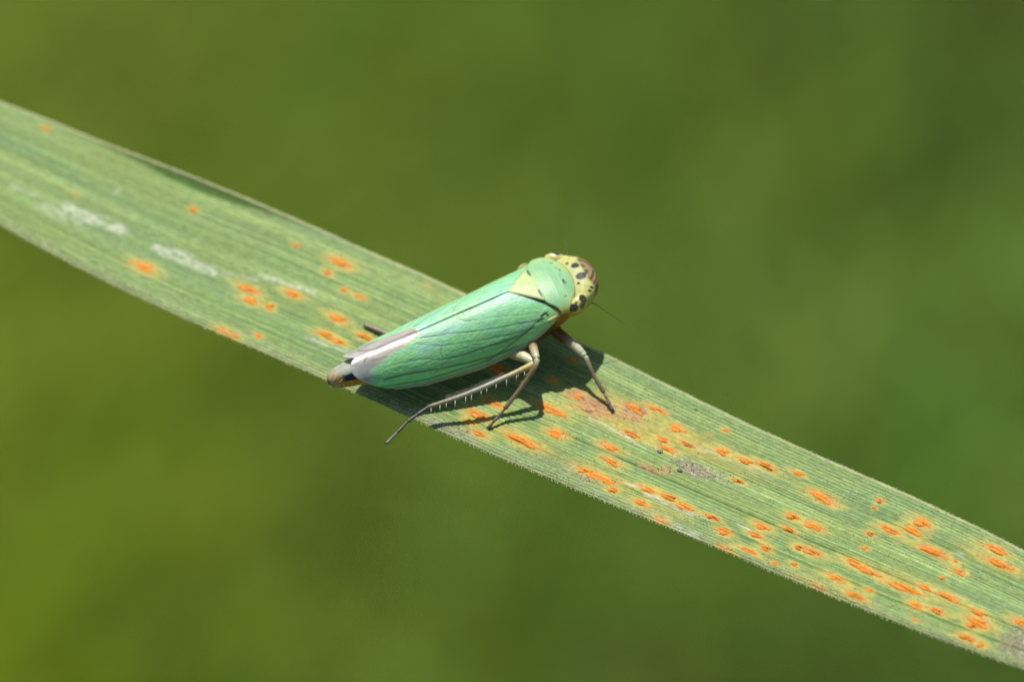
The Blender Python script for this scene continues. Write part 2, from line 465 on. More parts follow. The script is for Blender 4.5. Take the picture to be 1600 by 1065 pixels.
# rust pustules read from the photograph: x, y, length, width (pixels), vigour
RUST = [(225, 414, 31, 15, 1), (386, 449, 30, 12, 1), (391, 468, 24, 12, 1), (422, 478, 12, 10, 1), (354, 519, 26, 11, 1), (403, 526, 11, 8, .6),
 (532, 410, 30, 13, 1), (511, 425, 13, 10, .8), (537, 452, 10, 9, .8), (561, 462, 14, 9, .8), (458, 458, 22, 12, 1), (526, 496, 26, 12, 1), (510, 524, 24, 12, 1), (528, 534, 20, 10, 1), (571, 526, 22, 10, 1), (462, 383, 12, 8, .4), (302, 326, 14, 9, .4), (72, 200, 13, 9, .45), (118, 300, 14, 8, .25),
 (774, 575, 40, 13, 1), (773, 629, 24, 10, 1), (745, 648, 30, 13, 1), (734, 659, 16, 8, 1), (748, 678, 22, 10, 1), (815, 687, 46, 15, 1),
 (861, 639, 36, 13, 1), (869, 675, 23, 16, 1), (953, 697, 26, 11, 1), (955, 720, 24, 11, 1), (912, 734, 20, 12, .9), (940, 746, 46, 15, 1), (957, 766, 14, 9, .8), (903, 619, 20, 12, .6), (864, 594, 15, 8, 1), (895, 564, 16, 8, .6),
 (992, 638, 34, 12, .9), (1026, 639, 26, 9, .9), (987, 677, 26, 10, 1), (1058, 668, 24, 13, 1), (1036, 685, 18, 9, 1), (1043, 699, 23, 9, 1), (1074, 692, 22, 8, .8), (1129, 703, 19, 11, 1), (1164, 717, 23, 9, 1), (1196, 724, 26, 9, 1), (1152, 748, 15, 7, 1), (1134, 670, 10, 8, .7),
 (1013, 765, 29, 10, 1), (1044, 776, 25, 11, 1), (1069, 791, 26, 11, 1), (1001, 786, 20, 12, 1), (1032, 812, 18, 10, 1), (1113, 807, 17, 8, 1), (1130, 830, 18, 12, 1), (1191, 821, 22, 11, 1), (1180, 834, 22, 8, 1), (1134, 857, 20, 8, 1), (1169, 860, 23, 8, 1), (1196, 855, 17, 11, 1),
 (1246, 737, 20, 7, 1), (1283, 773, 36, 14, 1), (1238, 804, 17, 11, 1), (1272, 819, 25, 13, 1), (1232, 824, 20, 8, 1), (1247, 853, 14, 9, 1), (1267, 859, 26, 12, 1), (1210, 879, 12, 7, .6), (1241, 881, 12, 7, .8), (1306, 901, 24, 11, 1), (1335, 876, 24, 11, 1), (1355, 889, 42, 10, 1), (1374, 782, 10, 8, .7), (1366, 792, 7, 6, .6), (1390, 826, 28, 11, 1), (1360, 831, 13, 8, .8), (1351, 853, 9, 8, .6), (1426, 828, 25, 12, 1), (1441, 817, 26, 15, 1), (1338, 929, 28, 11, 1), (1357, 920, 14, 8, .8), (1279, 916, 24, 8, .7), (1412, 916, 44, 12, 1),
 (1457, 860, 46, 11, 1), (1499, 892, 17, 10, 1), (1493, 876, 8, 6, .5), (1556, 860, 30, 11, 1), (1561, 881, 42, 11, 1), (1446, 916, 18, 8, 1), (1482, 930, 31, 11, 1), (1431, 944, 18, 12, 1), (1464, 953, 22, 9, 1), (1528, 956, 24, 9, 1), (1529, 972, 32, 14, 1), (1519, 977, 16, 9, 1), (1512, 998, 26, 11, 1), (1532, 1009, 13, 10, 1), (1594, 971, 24, 12, 1), (1472, 901, 10, 7, .4),
 (1240, 898, 12, 6, .4), (1430, 968, 14, 7, .35), (1108, 676, 8, 5, .3), (1400, 845, 8, 5, .3), (668, 448, 12, 8, .3)]
WHITE = [(20, 290, 62, 306, 7, .5), (70, 318, 100, 330, 10, .55), (105, 322, 190, 356, 13, .9), (60, 325, 130, 345, 16, .35), (245, 385, 335, 422, 12, .8), (262, 383, 300, 398, 7, .6), (408, 428, 490, 455, 6, .8), (340, 420, 400, 436, 6, .4), (480, 528, 560, 557, 5, .7),
         (922, 652, 985, 682, 3, .9), (950, 665, 1010, 700, 2.5, .6), (978, 752, 1010, 768, 3, .8), (1010, 772, 1080, 803, 5, .9), (1090, 806, 1112, 814, 3, .6), (1150, 815, 1182, 832, 3, .8), (1050, 822, 1090, 838, 6, .7), (1180, 295, 1190, 300, 4, 0), (180, 295, 184, 297, 6, .6), (1490, 862, 1505, 868, 5, .5), (1075, 690, 1210, 742, 7, .25)]
NECRO = [(925, 632, 34, 15, 1.0), (905, 618, 18, 10, .7), (989, 641, 26, 15, 1.0), (1018, 731, 20, 8, .6), (1040, 730, 16, 10, .5)]
DUST = [(1080, 728, 34, 15, 1), (1115, 738, 50, 9, .6), (1592, 1005, 30, 30, 1), (880, 725, 60, 12, .35), (700, 668, 50, 9, .5), (915, 748, 26, 7, .5), (1000, 820, 90, 8, .25)]
CHLOR = [(1010, 665, 110, 26, .55), (930, 640, 70, 22, .6), (1150, 715, 70, 16, .5), (1450, 920, 90, 14, .35), (1290, 905, 60, 14, .3), (1540, 870, 60, 16, .3), (1045, 800, 40, 10, .35), (820, 690, 40, 14, .2)]

def blade():
    sd = np.concatenate([np.linspace(SB, S0-1, 60, endpoint=False), np.linspace(S0-1, S1+1, 900), np.linspace(S1+1, ST, 90)[1:]])
    nv = 270; v = np.linspace(-1, 1, nv)
    SS, VV = np.meshgrid(sd, v, indexing='ij')
    up, lo = edges(sd)
    # the margins are a little uneven
    up = up + 0.018*(N1(sd*4, 3.3)-0.5) + 0.05*(N2(sd*0.5, 7.7)-0.5); lo = lo + 0.02*(N1(sd*4, 9.3)-0.5) + 0.05*(N2(sd*0.6, 2.7)-0.5)
    WW = lo[:, None] + (VV+1)/2*(up-lo)[:, None]
    H = blade_h(SS, VV) + 0.012*(N3(SS*1.3, VV*9+20)-0.5)
    top = np.stack([SS, WW, H], -1)
    # underside: fewer columns
    vb = np.linspace(0.985, -0.985, 14)
    SB2, VB = np.meshgrid(sd, vb, indexing='ij')
    WB = lo[:, None] + (VB+1)/2*(up-lo)[:, None]
    sm = blade_h(SB2, VB)
    bot = np.stack([SB2, WB, sm - 0.05 - 0.11*(1-VB**4)], -1)
    V = np.concatenate([top, bot], 1); nr = V.shape[1]
    F = grid_faces(len(sd), nr, True)
    n0 = (len(sd)-1)*nr
    Vf = V.reshape(-1, 3)
    # caps
    # ---- colour of the tissue
    vt = VV
    rib = np.interp(vt, vv_tab, rib_tab); ribc = np.interp(vt, vv_tab, ribc_tab); gro = np.interp(vt, vv_tab, groove_tab)
    groove_c = lin(76, 120, 38)*0.80; ridge_c = lin(164, 188, 106)*0.80
    c = mixc(np.broadcast_to(groove_c, SS.shape+(3,)), ridge_c, np.clip((0.08+0.86*rib)*(.80+.40*N5(vt*44+50, SS*.5+9)) + 0.12*ribc, 0, 1))
    strip = .6*N4(vt*14+30, SS*0.22+5)+.4*N2(vt*40+30, SS*0.6+5)
    c = c*(0.80+0.40*strip)[..., None]
    c = mixc(c, lin(98, 140, 84)*0.8, 0.30*sstep(.45, .8, N5(vt*3+9, SS*0.25+2)))
    c = mixc(c, lin(124, 142, 48)*0.8, 0.35*sstep(.5, .8, N2(vt*5+19, SS*0.45+2)))
    c = mixc(c, lin(60, 100, 34)*0.7, 0.45*np.clip(gro, 0, 1)*sstep(-14, 8, SS))
    # pale margin
    edge_lo = (WW-lo[:, None]); edge_up = (up[:, None]-WW)
    nz = N3(SS*6, WW*10+40)
    c = mixc(c, lin(168, 172, 116)*0.8, 0.7*sstep(.20, .02, edge_lo+0.16*(nz-.5)))
    c = mixc(c, lin(172, 170, 126)*0.8, 0.8*sstep(.12, .02, edge_up+0.05*(nz-.5)))
    c = mixc(c, lin(142, 158, 102)*0.8, 0.4*sstep(.7, .1, edge_lo+0.3*(nz-.5)))
    PT = top.reshape(-1, 3); C = c.reshape(-1, 3); sw = PT[:, :2]
    def frame(x, y, dx=0, dy=0): return np.array(px_sw(x, y, 0.04))
    def region(x, y, rx, ry, soft=1.0, jitter=0.35, sc=7):
        p = frame(x, y); q = sw-p
        idx = np.where((np.abs(q[:, 0]) < 3*rx/PPM+.3) & (np.abs(q[:, 1]) < 3*ry/PPM+.3))[0]
        q = q[idx]; d = np.sqrt((q[:, 0]/(rx/PPM*1.02))**2+(q[:, 1]/(ry/PPM*1.15))**2)
        d = d + jitter*(N1(sw[idx, 0]*sc*.5+70, sw[idx, 1]*sc*2.6+70)-0.5)*2
        return idx, d
    for x, y, rx, ry, k in CHLOR:
        idx, d = region(x, y, rx, ry, sc=2); C[idx] = mixc(C[idx], lin(192, 172, 70)*0.8, 1.2*k*sstep(1.6, .1, d))
    for x, y, l, w, k in RUST:
        idx, d = region(x, y, l/2*1.15, w/2*.92, jitter=.55)
        C[idx] = mixc(C[idx], lin(196, 182, 76)*0.82, 0.68*k*sstep(3.0, 1.0, d))
        C[idx] = mixc(C[idx], lin(208, 142, 54)*0.82, 0.8*k*sstep(1.5, .9, d))
    for x, y, rx, ry, k in NECRO:
        idx, d = region(x, y, rx, ry, jitter=.6)
        C[idx] = mixc(C[idx], lin(196, 142, 88)*0.8, .85*k*sstep(1.25, .7, d))
        dk = sstep(.62, .75, N2(sw[idx, 0]*8+3, sw[idx, 1]*22+3))
        C[idx] = mixc(C[idx], lin(120, 72, 50)*0.8, .8*k*dk*sstep(1.0, .6, d))
    for x1, y1, x2, y2, w, k in WHITE:
        a = frame(x1, y1); b = frame(x2, y2)
        d = seg_dist(sw, [a, b])/(w/PPM/2*1.2)
        streak = N5(sw[:, 0]*2.2+11, sw[:, 1]*26+11)*0.45 + N1(sw[:, 0]*9, sw[:, 1]*14)*0.4 + N3(sw[:, 0]*17+5, sw[:, 1]*24)*0.35
        C[:] = mixc(C, lin(196, 202, 176)*0.85, np.clip(.88*k*sstep(2.0, .2, d+0.9*(.6-streak)*2)*np.clip(streak*2.6-.75, 0, 1), 0, 1))
    for x, y, rx, ry, k in DUST:
        idx, d = region(x, y, rx, ry, jitter=.5)
        g = N4(sw[idx, 0]*17, sw[idx, 1]*19); g2 = N2(sw[idx, 0]*24, sw[idx, 1]*27)
        dc = mixc(np.broadcast_to(lin(140, 128, 98)*.8, (len(idx), 3)), lin(198, 190, 164)*.8, sstep(.6, .85, g))
        dc = mixc(dc, lin(88, 80, 66)*.8, sstep(.62, .85, g2))
        C[idx] = mixc(C[idx], dc, k*sstep(1.3, .3, d)*np.clip(.4+g, 0, 1))
    full = np.zeros((len(sd), nr, 3)); full[:, :nv] = C.reshape(len(sd), nv, 3); full[:, nv:] = lin(95, 130, 55)*0.8
    me = np_mesh('leaf_blade', Vf*MM, F, full.reshape(-1, 3))
    return me, sd, up, lo

M4 = Matrix(((BL[0], BW[0], BN[0], B0[0]*MM), (BL[1], BW[1], BN[1], B0[1]*MM), (BL[2], BW[2], BN[2], B0[2]*MM), (0, 0, 0, 1)))
blade_me, B_S, B_UP, B_LO = blade()
# the stem the blade grows from stands left of the picture
base_l = Vector((SB*MM, (edges(np.array([SB]))[0][0]+edges(np.array([SB]))[1][0])/2*MM, float(blade_h(SB, 0))*MM))
base_w = M4 @ base_l
plant = bpy.data.objects.new('grass_plant', None); scene.collection.objects.link(plant)
plant.location = (base_w.x-0.006, base_w.y+0.003, GZ)
plant.empty_display_size = 0.01
tag(plant, 'rust-spotted green grass blade the leafhopper stands on, with its stem', 'grass')
leaf = link('leaf_blade', blade_me, M_BLADE, plant)
inv = Matrix.Translation(-Vector(plant.location))
leaf.matrix_local = inv @ M4

def stem():
    bx, by, bz = [(base_w[i]-plant.location[i])*1000 for i in range(3)]
    g1, g2, g3 = lin(120, 150, 70)*.8, lin(140, 168, 90)*.8, lin(160, 150, 90)*.7
    mb = MB(); mb.tube([(0, 0, -5), (1, 0, bz*.33), (2, 1, bz*.7), (3, 0, bz+20), (6, 4, bz+70), (14, 10, bz+150)], [1.6, 1.5, 1.35, 1.2, 1.0, .7], [g3, g1, g1, g2, g2, g2], 12, 8)
    mb.build('culm', M_STEM, plant)
    mb = MB(); mb.tube([(1.6, .7, bz*.55), (2.2, .9, bz*.75), (3.0, .3, bz-8), (bx*.6+1, by*.6, bz-1.0), (bx+.6, by, bz-.1)], [1.6, 1.65, 1.75, 1.6, .5], [g1, g2, g2, g2, g2], 12, 8, .9)
    mb.build('leaf_sheath', M_STEM, plant)
stem()

# pustules: raised orange cushions under torn, paler skin
def pustule_mesh(seed):
    rg = np.random.default_rng(seed); nu, nv = 9, 22
    V = []; C = []; th = np.arange(nv)*2*np.pi/nv
    wob = 1+0.20*np.sin(th*2+rg.random()*6)+0.20*np.sin(th*3+rg.random()*6)+0.40*(rg.random(nv)-.5)
    sup = 1/np.maximum(np.abs(np.cos(th))**2.6+np.abs(np.sin(th))**2.6, 1e-6)**(1/2.6)
    slit = rg.uniform(-.25, .25)
    for i in range(nu):
        r = i/(nu-1)
        x = r*np.cos(th)*wob*sup*.92; y = r*np.sin(th)*wob*sup*.92
        z = (1-r**2.0)*1.0 + 0.30*(rg.random(nv)-.5)*(r < .95)*(r > 0) - 0.35*(r == 1) - .45*np.exp(-((y-slit)/.22)**2)*(r < .8)
        V.append(np.stack([x, y, z], -1))
        n = rg.random(nv)
        cc = mixc(np.broadcast_to(lin(250, 168, 58), (nv, 3)), lin(226, 126, 32), sstep(.35, .95, n)*.85)
        cc = mixc(cc, lin(206, 106, 28), .6*np.exp(-((y-slit)/.2)**2)*sstep(.9, .5, r))
        cc = mixc(cc, lin(240, 192, 130), .8*np.exp(-((y-slit-.42)/.16)**2)*sstep(.95, .6, r)*sstep(.3, .7, n))
        cc = mixc(cc, lin(212, 142, 54)*.85, sstep(.75, 1.0, r)*.9)
        C.append(cc)
    me = np_mesh('rust_pustule', np.concatenate(V), grid_faces(nu, nv, True), np.concatenate(C))
    me.materials.append(M_RUST); return me
PM = [pustule_mesh(40+i) for i in range(16)]
for i, (x, y, l, w, k) in enumerate(RUST):
    s, ww = px_sw(x, y, 0.05)
    e_up, e_lo = [e[0] for e in edges(np.array([s]))]
    v = 2*(ww-e_lo)/(e_up-e_lo)-1
    if abs(v) > 0.94 or k < .35: continue
    o = bpy.data.objects.new('rust_pustule', PM[i % len(PM)]); scene.collection.objects.link(o); o.parent = leaf
    sl_v = (blade_h(s, v+.02)-blade_h(s, v-.02))/(.02*(e_up-e_lo))
    hl, hw_ = l/PPM/2*random.uniform(1.02, 1.28), w/PPM/2*random.uniform(.92, 1.22)
    o.matrix_local = (Matrix.Translation(Vector((s*MM, ww*MM, (float(blade_h(s, v))+0.002)*MM))) @ Matrix.Rotation(math.radians(random.uniform(-4, 4)) + (math.pi if i % 2 else 0), 4, 'Z')
                      @ Matrix.Diagonal((hl*MM*(.8+.2*k), hw_*MM*(.8+.2*k), (.018+.05*k*random.uniform(.6, 1.3))*MM, 1)))

# teeth along both margins, pointing to the tip
mb = MB(); s = S0-4
while s < S1+6:
    for side in (0, 1):
        ss = s+random.uniform(-.03, .03); up, lo = np.interp(ss, B_S, B_UP), np.interp(ss, B_S, B_LO)
        v = 1 if side else -1; y = up if side else lo; L = random.uniform(.05, .11)*(1.0 if not side else .9); sg = 1 if side else -1
        z = float(blade_h(ss, v))-.02
        a = (ss, y-sg*.015, z); b = (ss+L*.9, y+sg*L*.62, z+random.uniform(-.01, .03))
        mb.cone(a, b, random.uniform(.013, .022), lin(186, 192, 132)*.8, 5)
    s += random.uniform(.07, .13)
o = mb.build('margin_teeth', M_BRISTLE, leaf); o['kind'] = 'stuff'

# fine prickle hairs standing on the ribs
mb = MB(); rg = np.random.default_rng(21)
for i in range(9000):
    s = rg.uniform(S0-2, S1+2); v = rg.uniform(-.97, .97) if i % 3 else -.98+.25*rg.random()**1.6
    if rg.random() > .25+.75*sstep(.35, .7, N2(s*.8+4, v*4+8)): continue
    up, lo = np.interp(s, B_S, B_UP), np.interp(s, B_S, B_LO); y = lo+(v+1)/2*(up-lo); z = float(blade_h(s, v))
    L = rg.uniform(.02, .05)
    mb.tube([(s, y, z-.005), (s+L*.8, y+rg.uniform(-.01, .01), z+L*.55)], [.012, .004], lin(215, 222, 180)*.85, 4, 1)
o = mb.build('prickle_hairs', M_BRISTLE, leaf); o['kind'] = 'stuff'

# grit on the blade
def on_blade(x, y):
    s, w = px_sw(x, y, .05); up, lo = [e[0] for e in edges(np.array([s]))]; v = 2*(w-lo)/(up-lo)-1
    return s, w, float(blade_h(s, np.clip(v, -1, 1)))
def grit_object(name, items, label, kind=None, cat='grit'):
    mb = MB()
    for (x, y, r, col, sd) in items:
        s, w, z = on_blade(x, y)
        mb.blob((s, w, z+r*.2), np.array([1, .8, .7])*r, col, None, 5, 7, .5, sd)
    o = mb.build(name, M_GRIT, None, smooth=False); o.matrix_world = M4
    tag(o, label, cat, kind=kind); return o
grit_object('sand_grain', [(1031, 703, .085, lin(150, 145, 130)*.8, 3)], 'lone grey sand grain on the blade beside an orange pustule', None, 'sand grain')
grit_object('sand_grain', [(1062, 733, .075, lin(125, 122, 112)*.7, 5)], 'dark grey sand grain lying in the dust patch on the blade', None, 'sand grain')
rg = np.random.default_rng(9); items = []
greys = [.75*c for c in (lin(200, 184, 148), lin(182, 164, 126), lin(160, 140, 100), lin(230, 222, 200), lin(112, 96, 70))]
for (x, y, rx, ry, n) in [(1078, 727, 34, 17, 120), (1120, 740, 62, 12, 80), (1590, 1000, 26, 26, 150), (915, 748, 24, 7, 30), (1028, 732, 22, 8, 40), (700, 668, 45, 8, 40)]:
    for i in range(n):
        items.append((x+(q := rg.normal(0, .5))*rx, y+rg.normal(0, .5)*ry+.28*q*rx, rg.uniform(.007, .021)*(1.5 if rg.random() < .08 else 1), greys[rg.integers(5)], int(rg.integers(1000))))
grit_object('dust', items, 'grey-brown dust and tiny grit scattered on the grass blade', 'stuff', 'dust')
grit_object('dark_speck', [(x, y, .03, np.array([.01, .01, .008]), i) for i, (x, y) in enumerate([(1088, 639)])], 'single tiny black speck on the blade above the pustules', None, 'speck')

# ------------------------------------------------------------------ the leafhopper
hop = bpy.data.objects.new('leafhopper', None); scene.collection.objects.link(hop)
hop.empty_display_size = 0.004
HM = Matrix(((IX[0], IY[0], IZ[0], B0[0]*MM), (IX[1], IY[1], IZ[1], B0[1]*MM), (IX[2], IY[2], IZ[2], B0[2]*MM), (0, 0, 0, 1)))
hop.matrix_world = HM
tag(hop, 'mint green leafhopper with a yellow spotted head, standing across the grass blade', 'insect')
def loc_m(P): return (np.asarray(P, float)+np.array([0, 0, HB]))*MM
def hop_part(name, P, F, col, mat, parent=hop, extra=None):
    return link(name, np_mesh(name, loc_m(P), F, col, True, extra), mat, parent)

# body: one continuous loft from face to tail.  X, half width, top, middle, bottom
SEC = np.array([(2.50, .02, -.60, -.64, -.68), (2.485, .22, -.50, -.63, -.80), (2.42, .43, -.40, -.62, -.98), (2.30, .62, -.325, -.60, -1.12), (2.12, .78, -.285, -.57, -1.24), (1.93, .88, -.285, -.55, -1.33),
    (1.74, .93, -.32, -.56, -1.40), (1.55, .93, -.37, -.60, -1.42), (1.35, .88, -.40, -.68, -1.45), (1.10, .90, -.38, -.78, -1.60), (.70, .95, -.36, -.90, -1.78), (.2, .97, -.36, -1.0, -1.86),
    (-.6, .95, -.38, -1.05, -1.86), (-1.5, .88, -.40, -1.05, -1.74), (-2.5, .74, -.42, -1.0, -1.55), (-3.4, .60, -.42, -.92, -1.38), (-4.2, .47, -.38, -.80, -1.22), (-4.7, .38, -.36, -.73, -1.12), (-5.05, .30, -.37, -.70, -1.06), (-5.3, .235, -.42, -.68, -.99), (-5.45, .165, -.50, -.68, -.90), (-5.52, .07, -.60, -.69, -.79), (-5.535, .01, -.67, -.69, -.71)])
def body():
    u = np.linspace(0, len(SEC)-1, 420); T = crom(SEC, u); nv = 200
    th = np.linspace(0, 2*np.pi, nv, endpoint=False)
    e = 2/2.25
    cy = np.sign(np.cos(th))*np.abs(np.cos(th))**e; cz = np.sign(np.sin(th))*np.abs(np.sin(th))**e
    Y = np.maximum(T[:, 1:2], .005)*cy
    Z = T[:, 3:4] + np.where(cz > 0, (T[:, 2:3]-T[:, 3:4])*cz, (T[:, 3:4]-T[:, 4:5])*cz)
    X = np.repeat(T[:, 0:1], nv, 1)
    # head: the crown flat, the cheeks pulled back beside the face
    X = X - 0.16*np.clip(np.abs(Y)-.45, 0, 1)*sstep(1.5, 2.2, X)
    # segments of the abdomen
    seg = sstep(-1.0, -2.0, X); f = 1-0.03*seg*np.abs(np.sin(X*np.pi/0.55))**8
    Y = Y*f
    P = np.stack([X, Y, Z], -1).reshape(-1, 3)
    x, y, z = P.T
    ay = np.abs(y)
    px = project(ins_to_world(P))
    # colours
    n1 = N1(x*3+20, y*3+z*2+20); n2 = N2(x*9+20, y*9+z*6+20)
    crown = lin(210, 212, 132)*.8; tan = lin(168, 146, 106)*.75; orange = lin(198, 138, 48)*.8; pale = lin(222, 216, 150)*.82
    c = np.tile(crown, (len(P), 1)); c = mixc(c, lin(196, 210, 150)*.82, .5*sstep(.3, .7, n1))
    # face: convex, tan, with fine transverse brown lines
    rr = np.sqrt((y/.62)**2+((z+.74)/.46)**2)
    face = sstep(2.14, 2.20, x+0.10*sstep(-.5, -.8, z)-.12*ay**2)*sstep(1.22, 1.05, rr)
    lines = sstep(-.3, .5, np.sin((z-.30*ay**1.6)*58+.6*n1))*sstep(.03, .08, ay)*sstep(.66, .55, ay)
    fc = mixc(np.tile(tan, (len(P), 1)), lin(84, 62, 46)*.65, .8*lines)
    fc = mixc(fc, lin(96, 92, 110)*.7, .35*sstep(.30, .12, np.sqrt((y/.9)**2+((z+.50)/.5)**2))) 
    c = mixc(c, fc, face)
    ring = np.exp(-((rr-1.08)/.05)**2)*sstep(2.0, 2.2, x)
    c = mixc(c, lin(110, 85, 50)*.7, .35*ring)
    cheek = sstep(-.62, -.80, z)*sstep(1.0, 1.2, rr)*sstep(.8, 1.2, x)
    c = mixc(c, lin(226, 196, 84)*.82, .8*cheek)
    # thorax below and abdomen
    th_ = sstep(1.42, 1.25, x); c = mixc(c, lin(190, 134, 52)*.75, th_); c = mixc(c, lin(112, 78, 36)*.6, .85*sstep(1.05, .75, x)*sstep(-.55, -.75, z)*sstep(-1.2, -.4, x))  # dark brown flank, with the wing's shade put into its colour
    ab = sstep(.6, -.8, x); c = mixc(c, lin(214, 156, 66)*.85, ab)
    up_ = sstep(-.66, -.60, z + .03*(n2-.5)+0.10*sstep(-5.1, -5.4, x)); top_ = sstep(-.47, -.42, z+.03*(n2-.5)+0.02*sstep(-4.9, -5.3, x))
    tail = sstep(-3.6, -4.0, x)
    c = mixc(c, lin(52, 66, 92)*.55, tail*up_*sstep(-5.25, -5.05, x))
    c = mixc(c, lin(186, 190, 170)*.8, tail*top_*.9)
    c = mixc(c, lin(196, 170, 128)*.8, sstep(-5.26, -5.34, x))
    c = mixc(c, lin(120, 100, 88)*.6, .8*sstep(-5.485, -5.5, x)*sstep(-.60, -.63, z))
    # head marks
    def spot(x0, y0, rx, ry, col, k=.97, zmin=-.75):
        nonlocal c
        d = np.sqrt(((x-x0)/rx)**2+((ay-y0)/ry)**2)+.6*(N3(x*6+y*2, y*7+40)-.5)
        c = mixc(c, col, k*sstep(1.12, .88, d)*(z > zmin))
    blk = np.array([.012, .018, .022])
    spot(2.03, .215, .135, .115, blk)                                      # the two big crown spots
    spot(1.86, .40, .05, .04, lin(120, 90, 60)*.6, .8)
    spot(2.16, .62, .05, .035, lin(40, 35, 20)*.5, .9); spot(2.06, .70, .06, .035, lin(40, 35, 20)*.5, .9)
    d = np.abs((x-1.86)-(ay-.42)*1.25); c = mixc(c, lin(120, 120, 70)*.6, .6*sstep(.02, .008, d)*sstep(.38, .42, ay)*sstep(.66, .62, ay)*(z > -.7)*sstep(1.7, 1.8, x))
    d = np.abs(x-(1.80-.35*ay**2)); c = mixc(c, lin(140, 128, 80)*.7, .6*sstep(.03, .01, d)*(z > -.6))
    return hop_part('body', P, grid_faces(420, nv, True), c, M_BODY)
bodyo = body()

# compound eyes
def eyes():
    nu, nv = 48, 80
    th = np.linspace(0, np.pi, nu); ph = np.linspace(0, 2*np.pi, nv, endpoint=False)
    S = np.stack([np.sin(th)[:, None]*np.cos(ph), np.sin(th)[:, None]*np.sin(ph), np.cos(th)[:, None]+0*ph], -1).reshape(-1, 3)
    P = S*np.array([.36, .18, .25])
    a = math.radians(26); R = np.array([[math.cos(a), math.sin(a), 0], [-math.sin(a), math.cos(a), 0], [0, 0, 1]])
    P = P@R + np.array([1.64, -.86, -.55])
    px = project(ins_to_world(P)); front = (S@np.array([.2, -.75, .55])) > -.15
    c = np.tile(lin(222, 212, 90)*.85, (len(P), 1))
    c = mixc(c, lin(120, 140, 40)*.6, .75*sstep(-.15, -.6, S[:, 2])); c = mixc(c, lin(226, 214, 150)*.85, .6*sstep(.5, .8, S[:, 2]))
    for poly, r, col, k in (([(895.5, 481), (897, 481)], 6.6, np.array([.008, .007, .005]), .98), ([(909.5, 465), (911.5, 467)], 5.2, np.array([.008, .01, .006]), .97),
                            ([(912, 470), (909, 479)], 3.6, np.array([.03, .05, .012]), .85), ([(900, 474), (900.5, 473)], 2.2, lin(110, 80, 30)*.6, .9)):
        d = seg_dist(px, poly); c = mixc(c, col, k*front*sstep(r+.9, r-.9, d))
    F = grid_faces(nu, nv, True)
    for sg in (-1, 1):
        Q = P if sg == -1 else P*np.array([1, -1, 1])
        eye = hop_part('eye', Q, F if sg == -1 else F[:, ::-1], c, M_EYE, bodyo)
        eye['label'] = 'yellow-green eye with black blotches'
eyes()

# ocelli
for sg in (-1, 1):
    mb = MB(); mb.blob((1.88, sg*.385, -.315), (.036, .036, .03), lin(130, 100, 74)*.7, None, 8, 12)
    o = mb.build('ocellus', M_EYE, bodyo)
    o.data.transform(Matrix.Translation((0, 0, HB*MM)))

# pronotum
def pronotum():
    nu, nv = 110, 170
    phi = np.linspace(-math.pi/2*1.02, math.pi/2*1.02, nv); s = np.linspace(0, 1, nu)
    Y = 1.03*np.sin(phi); ay = np.abs(Y)
    Xr = .735 - .06*np.exp(-(ay/.42)**2)*0 + 0.03*np.cos(np.clip(ay/.62, 0, 1)*np.pi)*-1 + .30*sstep(.60, 1.03, ay)**1.1
    Xf = 1.80 - .46*(ay/.98)**2.3; Xf = np.maximum(Xf, Xr+.12)
    X = Xr[None, :] + (Xf-Xr)[None, :]*s[:, None]
    zp = np.interp(X, [.6, .74, .95, 1.2, 1.45, 1.65, 1.80], [-.085, -.07, -.06, -.085, -.15, -.235, -.315])
    Z = zp - .40*(1-np.cos(phi))[None, :]**.95
    # edges turned down onto what lies below
    eg = np.minimum(s, 1-s)[:, None]
    Z = Z - .05*sstep(.035, 0, eg) - .02*sstep(.10, 0, 1-s)[:, None]
    YY = np.repeat(Y[None], nu, 0)
    # faint transverse wrinkles
    Z = Z + .0011*np.sin((X*75+YY*4)+5*N1(X*9, YY*8+30))*sstep(.9, 1.1, X)*sstep(1.7, 1.5, X)*sstep(.8, .5, np.abs(YY))
    P = np.stack([X, YY, Z], -1).reshape(-1, 3); x, y, z = P.T; ayv = np.abs(y)
    c = np.tile(lin(150, 208, 140)*.8, (len(P), 1))
    c = mixc(c, lin(176, 216, 140)*.8, .7*sstep(.35, .7, N2(x*2.5+3, y*2.5+30)))
    c = mixc(c, lin(138, 200, 150)*.78, .5*sstep(.45, .75, N3(x*3+3, y*2+30)))
    fr = (1.80-.46*(ayv/.98)**2.3)-x
    c = mixc(c, lin(196, 205, 130)*.82, .85*sstep(.10, .02, fr)*1.0)
    c = mixc(c, lin(205, 195, 90)*.8, .8*sstep(.86, 1.0, ayv))
    for (x0, y0, rx, ry, k) in ((1.50, .22, .03, .06, .75), (1.50, .31, .06, .05, .4), (1.56, -.18, .025, .05, .6), (1.45, -.52, .05, .02, .7), (1.50, -.30, .03, .05, .35), (1.49, .02, .02, .05, .35), (1.35, .70, .05, .03, .35)):
        d = np.hypot((x-x0)/rx, (y+y0)/ry)+.5*(N4(x*20, y*20+60)-.5); c = mixc(c, lin(40, 66, 50)*.5, min(1, 1.3*k)*sstep(1.3, .7, d))
    sb = np.repeat(s[:, None], nv, 1).ravel(); c = mixc(c, lin(70, 82, 50)*.5, .75*sstep(.025, .0, sb)); c = mixc(c, lin(90, 88, 46)*.5, .6*sstep(.02, 0, 1-sb))
    o = hop_part('pronotum', P, grid_faces(nu, nv), c, M_SHIELD)
    m = o.modifiers.new('thickness', 'SOLIDIFY'); m.thickness = .02*MM; m.offset = -1
pronotum()

